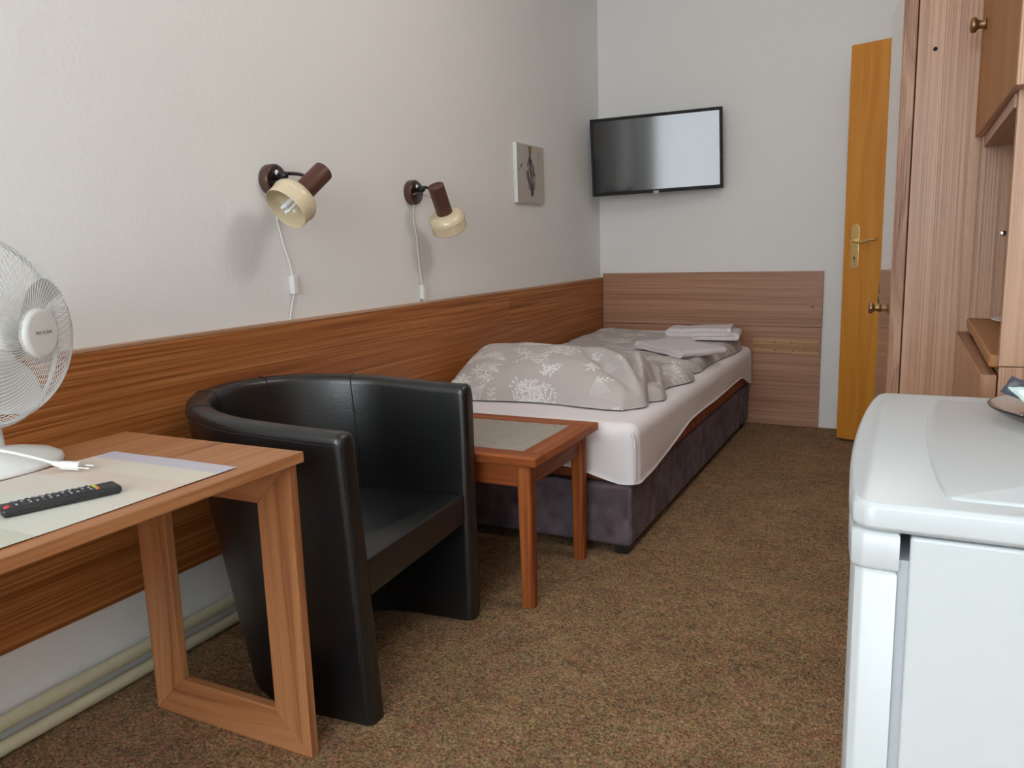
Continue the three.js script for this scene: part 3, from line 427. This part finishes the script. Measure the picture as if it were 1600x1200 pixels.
// ---------------------------------------------------------------- wall lamps
function wallLamp(label, disc, mid, aim, cordPts, sw, bulb) {
  const t = thing('wall_lamp', label, 'lamp', disc), o = V(...disc), L = V(...mid).sub(o), A = V(...aim).normalize();
  const xa = (g) => g.rotateZ(-Math.PI / 2);
  mesh('wall_rose', xa(lathe([[0, 0], [0.047, 0], [0.048, 0.006], [0.047, 0.026], [0.042, 0.031], [0.02, 0.034], [0, 0.034]], 44)), brownLacquer, t);
  const rose = t.children[0]; mesh('rose_face', xa(lathe([[0, 0.0352], [0.02, 0.0350], [0.040, 0.0326], [0.0432, 0.0308], [0.042, 0.0300], [0, 0.0320]], 44)), phy({ color: rgb(0.018, 0.008, 0.007), roughness: 0.12, clearcoat: 0.6, clearcoatRoughness: 0.05 }), rose);
  const arm = new THREE.Group(); arm.name = 'arm'; t.add(arm);
  const hit = L.clone().addScaledVector(A, -0.012), j = V(0.060, 0.010, L.z * 0.35);
  mesh('cover_cap', new THREE.SphereGeometry(0.0085, 16, 12).scale(0.5, 1, 1).translate(0.034, 0.020, 0.004), cordWhite, arm);
  mesh('knuckle', clean([rod(V(0.030, 0.012, -0.004), j, 0.011, 0.010), new THREE.SphereGeometry(0.0125, 20, 14).translate(j.x, j.y, j.z)]), blackPlastic, arm);
  mesh('rod', rod(V(0.032, -0.004, 0.004), hit.clone().lerp(j, 0.25).add(V(0, -0.012, 0)), 0.0035), chrome, arm);
  mesh('wire', tube([[0.034, 0.018, -0.012], [0.07, 0.016, L.z * 0.3 - 0.015], j.clone().lerp(hit, 0.55).add(V(0, 0.012, -0.006)).toArray(), hit.toArray()], 0.0055, 28, 8), blackPlastic, arm);
  const q = new THREE.Quaternion().setFromUnitVectors(V(0, 1, 0), A);
  const head = new THREE.Group(); head.name = 'head'; head.position.copy(L); head.quaternion.copy(q); t.add(head);   // local +y is where the lamp points
  mesh('lamp_tube', lathe([[0, -0.060], [0.026, -0.060], [0.0262, -0.0635], [0.0305, -0.0635], [0.031, -0.061], [0.031, 0.068], [0, 0.068]], 40), brownMatte, head);
  mesh('lamp_shade', lathe([[0.0305, 0.052], [0.050, 0.054], [0.062, 0.060], [0.0695, 0.071], [0.0715, 0.082], [0.0710, 0.087], [0.0690, 0.090], [0.0685, 0.121], [0.0677, 0.1235], [0.0665, 0.121], [0.0668, 0.094], [0.068, 0.084], [0.060, 0.063], [0.0305, 0.056]], 56), cream, head);
  if (bulb) { const white = phy({ color: rgb(0.86, 0.89, 0.9), roughness: 0.2, clearcoat: 0.4 }); const b = mesh('bulb', lathe([[0, 0.06], [0.021, 0.06], [0.021, 0.074], [0.017, 0.078], [0, 0.078]], 28), white, head); for (const [x, z] of [[0.008, 0.008], [-0.008, 0.008], [0.008, -0.008], [-0.008, -0.008]]) mesh('glass_tube', new THREE.CapsuleGeometry(0.006, 0.042, 6, 14).translate(x, 0.100, z), white, b); }
  const local = (p) => [p[0] - o.x, p[1] - o.y, p[2] - o.z];
  for (const c of cordPts) mesh('cord', tube(c.map(local), 0.0028, 40, 8), cordWhite, t);
  const s = mesh('switch', box(sw.d, sw.h, sw.w, 0.003).translate(...local(sw.at)), cordWhite, t);
  mesh('rocker', new THREE.CylinderGeometry(0.0045, 0.005, 0.004, 16).rotateZ(-Math.PI / 2).translate(...local([sw.at[0] + sw.d / 2, sw.at[1], sw.at[2] - 0.001])), cordWhite, s);
}
wallLamp('nearer brown and cream wall lamp turned so its bulb shows', [0, 1.293, -1.903], [0.16, 1.272, -1.902], [-0.16, -0.618, 0.77], [[[0.012, 1.246, -1.905], [0.006, 1.20, -1.912], [0.006, 1.10, -1.935], [0.007, 1.04, -1.955], [0.010, 0.998, -1.960]], [[0.010, 0.945, -1.962], [0.007, 0.90, -1.948], [0.010, 0.862, -1.934], [0.014, 0.861, -1.933]]], { at: [0.010, 0.971, -1.963], d: 0.020, h: 0.058, w: 0.021 }, true);
wallLamp('farther brown and cream wall lamp pointing down at the floor', [0, 1.290, -2.672], [0.15, 1.250, -2.650], [-0.025, -0.852, -0.5275], [[[0.012, 1.243, -2.672], [0.006, 1.19, -2.676], [0.006, 1.12, -2.690], [0.006, 1.03, -2.698], [0.009, 0.93, -2.709]], [[0.009, 0.874, -2.713], [0.010, 0.862, -2.716]]], { at: [0.010, 0.901, -2.711], d: 0.018, h: 0.058, w: 0.022 }, false);

// ---------------------------------------------------------------- canvas picture
{
  const c = document.createElement('canvas'); c.width = 512; c.height = 480; const g = c.getContext('2d'), r = rng(77);
  g.fillStyle = '#bdb6ae'; g.fillRect(0, 0, 512, 480);
  for (let k = 0; k < 500; k++) { g.fillStyle = `rgba(${150 + r() * 60 | 0},${145 + r() * 55 | 0},${138 + r() * 50 | 0},0.10)`; g.fillRect(r() * 512, r() * 480, 20 + r() * 90, 2 + r() * 8); }
  g.fillStyle = '#a88f6c'; g.beginPath(); g.moveTo(205, 12); g.lineTo(285, 12); g.lineTo(262, 80); g.lineTo(222, 80); g.fill(); g.strokeStyle = '#6d5639'; g.lineWidth = 4; for (let k = 0; k < 8; k++) { g.beginPath(); g.moveTo(212 + k * 9, 12); g.lineTo(228 + k * 4, 105); g.stroke(); }
  for (let k = 0; k < 240; k++) { const s = r(), cx0 = 240 + (r() - 0.5) * (40 + 130 * Math.sin(Math.PI * Math.min(1, s * 1.1))) + s * 30, cy = 100 + s * 290, a = Math.PI / 2 + (r() - 0.5) * 0.9, l = 16 + r() * 30; g.strokeStyle = ['#3a3138', '#4d4348', '#5c5358', '#2d262c', '#6f675f'][k % 5]; g.lineWidth = 3 + r() * 7; g.lineCap = 'round'; g.beginPath(); g.moveTo(cx0, cy); g.lineTo(cx0 + Math.cos(a) * l, cy + Math.sin(a) * l); g.stroke(); }
  g.strokeStyle = '#3f3637'; g.lineWidth = 12; g.beginPath(); g.moveTo(60, 190); g.lineTo(95, 165); g.stroke(); g.lineWidth = 5; g.beginPath(); g.moveTo(60, 190); g.lineTo(30, 222); g.stroke();
  g.strokeStyle = '#7a726c'; g.lineWidth = 4; for (let k = 0; k < 9; k++) { g.beginPath(); g.moveTo(395 + r() * 30, 50 + k * 10); g.lineTo(408, 62 + k * 9); g.stroke(); }
  const tx = new THREE.CanvasTexture(c); tx.colorSpace = THREE.SRGBColorSpace;
  const t = thing('canvas_picture', 'small canvas picture of a hanging dried herb bunch', 'picture', [0.001, 1.427, -3.742]);
  mesh('stretcher', box(0.020, 0.286, 0.318, 0.002).translate(0.010, 0, 0), std({ color: rgb(0.78, 0.78, 0.76), roughness: 0.8 }), t);
  mesh('print', new THREE.PlaneGeometry(0.316, 0.284).rotateY(Math.PI / 2).translate(0.0208, 0, 0), std({ map: tx, roughness: 0.8 }), t);
}

// ---------------------------------------------------------------- television on a swivel arm
{
  const t = thing('television', 'black flat screen television on end wall above bed', 'television', [0.418, 1.572, -4.575], 0);
  t.rotation.set(0.045, 0.140, 0.02, 'YXZ');
  const w = 0.750, h = 0.438, b = 0.017, d = 0.03, bezelMat = phy({ color: rgb(0.007, 0.007, 0.008), roughness: 0.5, specularIntensity: 0.5 });
  mesh('bezel', boxB(-w / 2, w / 2, h / 2 - b, h / 2, -d, 0, 0.003), bezelMat, t); mesh('bezel', boxB(-w / 2, w / 2, -h / 2, -h / 2 + b * 1.15, -d, 0, 0.003), bezelMat, t);
  mesh('bezel', boxB(-w / 2, -w / 2 + b, -h / 2 + b, h / 2 - b, -d, 0, 0.003), bezelMat, t); mesh('bezel', boxB(w / 2 - b, w / 2, -h / 2 + b, h / 2 - b, -d, 0, 0.003), bezelMat, t);
  const scr = mesh('screen', slab(-w / 2 + b, w / 2 - b, -h / 2 + b, h / 2 - b, -d + 0.004, -0.006), phy({ color: rgb(0.012, 0.013, 0.014), roughness: 0.08, specularIntensity: 1, ior: 1.7 }), t); scr.userData.label = 'dark glossy screen';
  mesh('back_shell', box(w * 0.8, h * 0.75, 0.03, 0.012).translate(0, -0.01, -d - 0.012), blackPlastic, t);
  mesh('sensor', boxB(-0.016, 0.016, -h / 2 - 0.008, -h / 2 + 0.012, -0.012, 0.002, 0.002), std({ color: rgb(0.35, 0.35, 0.36), roughness: 0.4 }), t);
  mesh('mount_arm', clean([box(0.04, 0.04, 0.13, 0.004).translate(0.02, 0, -d - 0.08)]), blackPlastic, t);
  mesh('mount_plate', box(0.12, 0.2, 0.012, 0.003).translate(0.035, 0, -d - 0.145), blackPlastic, t);
}

// ---------------------------------------------------------------- wardrobe and cabinets on the right
const knobGeo = lathe([[0, 0], [0.010, 0], [0.010, 0.003], [0.0078, 0.006], [0.0075, 0.012], [0.010, 0.015], [0.0135, 0.017], [0.0142, 0.021], [0.0125, 0.0255], [0.006, 0.027], [0, 0.0272]], 28).rotateZ(Math.PI / 2);   // sticks out to -x
{
  const t = thing('wardrobe', 'tall pale walnut wardrobe with one glossy brown door ajar', 'wardrobe', [1.7327, 0, -1.9], 0.03);
  const Lw = 1.25, top = 2.05;                                       // runs to local -z
  mesh('side_panel', boxB(0.028, 0.545, 0.0, top, -0.02, 0, 0.001, 'y'), unitMat, t);
  mesh('side_panel', boxB(0.028, 0.545, 0.0, top, -Lw, -Lw + 0.02, 0.001, 'y'), unitMat, t);
  mesh('top_panel', boxB(0.028, 0.545, top - 0.02, top - 0.0002, -Lw + 0.02, -0.02, 0.001, 'z'), unitMat, t); mesh('bottom_panel', boxB(0.028, 0.545, 0.05, 0.07, -Lw + 0.02, -0.02, 0.001, 'z'), unitMat, t);
  mesh('back_panel', boxB(0.532, 0.544, 0.0, top - 0.02, -Lw + 0.02, -0.02, 0.001, 'y'), unitMat, t);
  mesh('plinth', boxB(0.05, 0.065, 0, 0.05, -Lw + 0.02, -0.02, 0.001, 'z'), unitMat, t);
  const edgeMat = woodMat(woodTex(380, 0x7b5039, 0x9a7058, 0xb38c72, { tu: 0.2, tv: 0.5, wCoarse: 0.5, wFine: 0.4, wave: 2, contrast: 0.8 }), { roughness: 0.45 });
  const leaf = (z, w, y0, y1, ajar, knob) => { const d = mesh('door', boxB(0.001, 0.0265, y0, y1, -w, 0, 0.002, 'y'), edgeMat, t); d.position.z = z; d.rotation.y = ajar; mesh('glossy_face', boxB(-0.0004, 0.002, y0 + 0.001, y1 - 0.001, -w + 0.002, -0.002, 0.0008, 'y'), glossMat, d); if (knob) mesh('knob', knobGeo.clone().translate(-0.001, knob, -w + 0.04), knobBrass, d); };
  leaf(-0.0005, 0.298, 0.06, 1.58, 0.072, 0.893);
  for (const z of [-0.312, -0.624, -0.936]) leaf(z, 0.308, 0.06, 1.58, 0, 0.893);
  for (const z of [-0.0005, -0.312, -0.624, -0.936]) leaf(z, 0.308, 1.584, top - 0.004, 0, 0);
  mesh('screw_hole', new THREE.CylinderGeometry(0.0042, 0.0042, 0.001, 16).rotateX(Math.PI / 2).translate(0.060, 1.437, 0.0003), blackHole, t);
}
{
  const zF = -1.9025, zN = -1.315;
  const t = thing('base_cabinet', 'low walnut cabinet with brown flap door behind the fridge', 'cabinet');
  mesh('body', boxB(1.893, 2.305, 0, 0.870, zF, zN - 0.0185, 0.001, 'y'), unitMat, t); mesh('side_panel', boxB(1.892, 2.305, 0, 0.8785, zN - 0.018, zN, 0.001, 'y'), unitMat, t);
  const s = mesh('top_shelf', boxB(1.880, 2.305, 0.8742, 0.894, zF, zN - 0.0185, 0.004, 'z'), phy({ map: glossTex.map, roughness: 0.42 }), t); s.userData.label = 'smooth brown shelf top';
  const fm = woodMat(woodTex(400, 0x7a4a30, 0x96694c, 0xac8062, { tu: 0.2, tv: 0.8 }), { roughness: 0.4 });
  const f = mesh('flap_door', boxB(0, 0.020, 0.30, 0.866, -0.585, 0, 0.0015, 'y'), fm, t); f.position.set(1.8765, 0, zN - 0.002); f.rotation.y = 0.014; f.translateX(-0.006);
  mesh('glossy_face', boxB(-0.0006, 0.001, 0.301, 0.865, -0.584, -0.0015, 0.0004, 'y'), phy({ map: glossTex.map, roughness: 0.3, clearcoat: 0.4, clearcoatRoughness: 0.2 }), f);
  const u = thing('hanging_cabinet', 'upper walnut cabinet with open niche and brown knobbed door', 'cabinet');
  mesh('side_panel', boxB(1.891, 2.305, 0.8795, 1.90, zN - 0.018, zN, 0.001, 'y'), unitMat, u);
  mesh('side_panel', boxB(1.884, 2.305, 0.8945, 1.90, zF, zF + 0.016, 0.001, 'y'), unitMat, u);
  mesh('back_panel', boxB(2.290, 2.305, 0.8945, 1.90, zF + 0.016, zN - 0.018, 0.001, 'y'), unitMat, u);
  mesh('cabinet_floor', boxB(1.888, 2.290, 1.237, 1.257, zF + 0.016, zN - 0.018, 0.001, 'z'), unitMat, u);
  mesh('cabinet_top', boxB(1.892, 2.290, 1.88, 1.8998, zF + 0.016, zN - 0.018, 0.001, 'z'), unitMat, u);
  const d = mesh('door', boxB(0, 0.018, 1.2575, 1.895, -0.628, 0, 0.0015, 'y'), unitMat, u); d.position.set(1.8835, 0, -1.270); d.rotation.y = 0.0165;
  mesh('glossy_face', boxB(-0.0006, 0.001, 1.2585, 1.894, -0.627, -0.0015, 0.0004, 'y'), phy({ map: glossTex.map, roughness: 0.5, specularIntensity: 0.6 }), d);
  mesh('knob', knobGeo.clone().translate(-0.0005, 1.452, -0.535), knobBrass, d);
  mesh('screw_cap', new THREE.SphereGeometry(0.006, 16, 10).scale(1, 1, 0.4).translate(1.932, 1.066, zF + 0.0175), chrome, u);
  single('saucer', 'white saucer half hidden in the cabinet niche', 'saucer', lathe([[0, 0], [0.05, 0], [0.056, 0.002], [0.074, 0.007], [0.0755, 0.0085], [0.072, 0.009], [0.054, 0.005], [0, 0.004]], 48).translate(1.990, 0.8945, -1.800), phy({ color: rgb(0.8, 0.82, 0.83), roughness: 0.2 }));
}

// ---------------------------------------------------------------- refrigerator
{
  const t = thing('refrigerator', 'small white under-counter refrigerator seen from its side', 'refrigerator');
  const zN = -0.702, zF = -1.215, xB = 2.27;
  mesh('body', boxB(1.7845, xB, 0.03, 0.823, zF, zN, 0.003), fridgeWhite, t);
  for (const [x, z] of [[1.82, -0.74], [2.22, -0.74], [1.82, -1.18], [2.22, -1.18]]) mesh('foot', new THREE.CylinderGeometry(0.018, 0.02, 0.032, 16).translate(x, 0.016, z), blackPlastic, t);
  mesh('gasket', boxB(1.7755, 1.7850, 0.07, 0.800, zF + 0.006, zN - 0.006, 0.001), gasket, t);
  const plan = (x0, bow, x1, z0, z1, rr) => { const s = new THREE.Shape(), c = (z) => x0 - bow * (1 - ((z - (z0 + z1) / 2) / ((z1 - z0) / 2)) ** 2); s.moveTo(c(z1) + rr, -z1); for (let k = 0; k <= 6; k++) { const a = Math.PI / 2 * k / 6; s.lineTo(x0 + rr - rr * Math.sin(a), -(z1 - rr + rr * Math.cos(a))); } for (let k = 1; k < 20; k++) { const z = lerp(z1 - rr, z0 + rr, k / 20); s.lineTo(c(z), -z); } for (let k = 0; k <= 6; k++) { const a = Math.PI / 2 * k / 6; s.lineTo(x0 + rr - rr * Math.cos(a), -(z0 + rr - rr * Math.sin(a))); } s.lineTo(x1, -z0); s.lineTo(x1, -z1); s.closePath(); return s; };
  const up = (s, depth, y, bs = 0.004) => toCreasedNormals(uvMetres(new THREE.ExtrudeGeometry(s, { depth: depth - 2 * bs, bevelEnabled: true, bevelSize: bs, bevelThickness: bs, bevelOffset: -bs, bevelSegments: 4 }).rotateX(-Math.PI / 2).translate(0, y + bs, 0), 'y', false), 0.9);
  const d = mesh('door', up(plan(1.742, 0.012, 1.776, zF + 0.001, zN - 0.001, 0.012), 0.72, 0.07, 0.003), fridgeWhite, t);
  mesh('handle_cap', up(plan(1.7385, 0.011, 1.777, zF, zN, 0.012), 0.0335, 0.7905, 0.003), fridgeWhite, d);
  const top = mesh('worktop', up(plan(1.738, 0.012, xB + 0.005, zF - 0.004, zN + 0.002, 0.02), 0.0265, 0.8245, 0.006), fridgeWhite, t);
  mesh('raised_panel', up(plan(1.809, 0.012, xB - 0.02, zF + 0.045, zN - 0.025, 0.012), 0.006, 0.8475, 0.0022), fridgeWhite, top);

  const glass = phy({ color: rgb(0.97, 0.95, 0.93), roughness: 0.05, transmission: 1, thickness: 0.004, ior: 1.5 });
  single('glass_dish', 'round glass dish with sachets standing on the fridge', 'dish', lathe([[0, 0], [0.055, 0], [0.075, 0.006], [0.090, 0.016], [0.0915, 0.018], [0.0885, 0.0185], [0.073, 0.010], [0.053, 0.004], [0, 0.004]], 56).translate(1.952, 0.8537, -1.065), glass);
  const pillow = (w, h, th, seed) => { const n = noise2(seed); const f = (sg) => gridGeo(14, 10, (u, v) => { const b = Math.pow(Math.sin(Math.PI * clamp(u * 1.2 - 0.1)), 0.7) * Math.pow(Math.sin(Math.PI * clamp(v * 1.1 - 0.05)), 0.6) || 0; return V((u - 0.5) * w, sg * (th / 2) * b + 0.002 * (n(u * 6, v * 6) - 0.5), (sg > 0 ? 0.5 - v : v - 0.5) * h); }); return mergeGeometries([f(1), f(-1)]); };
  const teal = (() => { const c = document.createElement('canvas'); c.width = c.height = 128; const g = c.getContext('2d'); g.fillStyle = '#d6f0ee'; g.fillRect(0, 0, 128, 128); g.fillStyle = '#18b9b4'; g.fillRect(30, 0, 80, 128); g.fillStyle = '#0f8f92'; g.fillRect(84, 30, 20, 70); const x = new THREE.CanvasTexture(c); x.colorSpace = THREE.SRGBColorSpace; return x; })();
  const put = (name, label, cat, geo, m, p, r) => { const o = single(name, label, cat, geo, m); o.position.set(...p); o.rotation.set(...r); };
  put('sachet', 'teal and white sachet in glass dish on fridge', 'sachet', pillow(0.062, 0.045, 0.012, 3), phy({ map: teal, roughness: 0.3, side: THREE.DoubleSide }), [1.915, 0.889, -1.035], [0.35, 0.4, -0.12]);
  put('sachet', 'dark blue grey sachet leaning at back of glass dish', 'sachet', pillow(0.05, 0.035, 0.010, 4), phy({ color: rgb(0.05, 0.07, 0.10), roughness: 0.35, side: THREE.DoubleSide }), [1.905, 0.882, -1.100], [0.5, -0.4, -0.06]);
  put('sachet', 'brown coffee sachet lying at front of glass dish', 'sachet', pillow(0.065, 0.03, 0.010, 6), phy({ color: rgb(0.16, 0.10, 0.06), roughness: 0.35, side: THREE.DoubleSide }), [1.925, 0.8685, -1.040], [0, 0.35, 0.05]);
}
renderer.render(scene, camera);
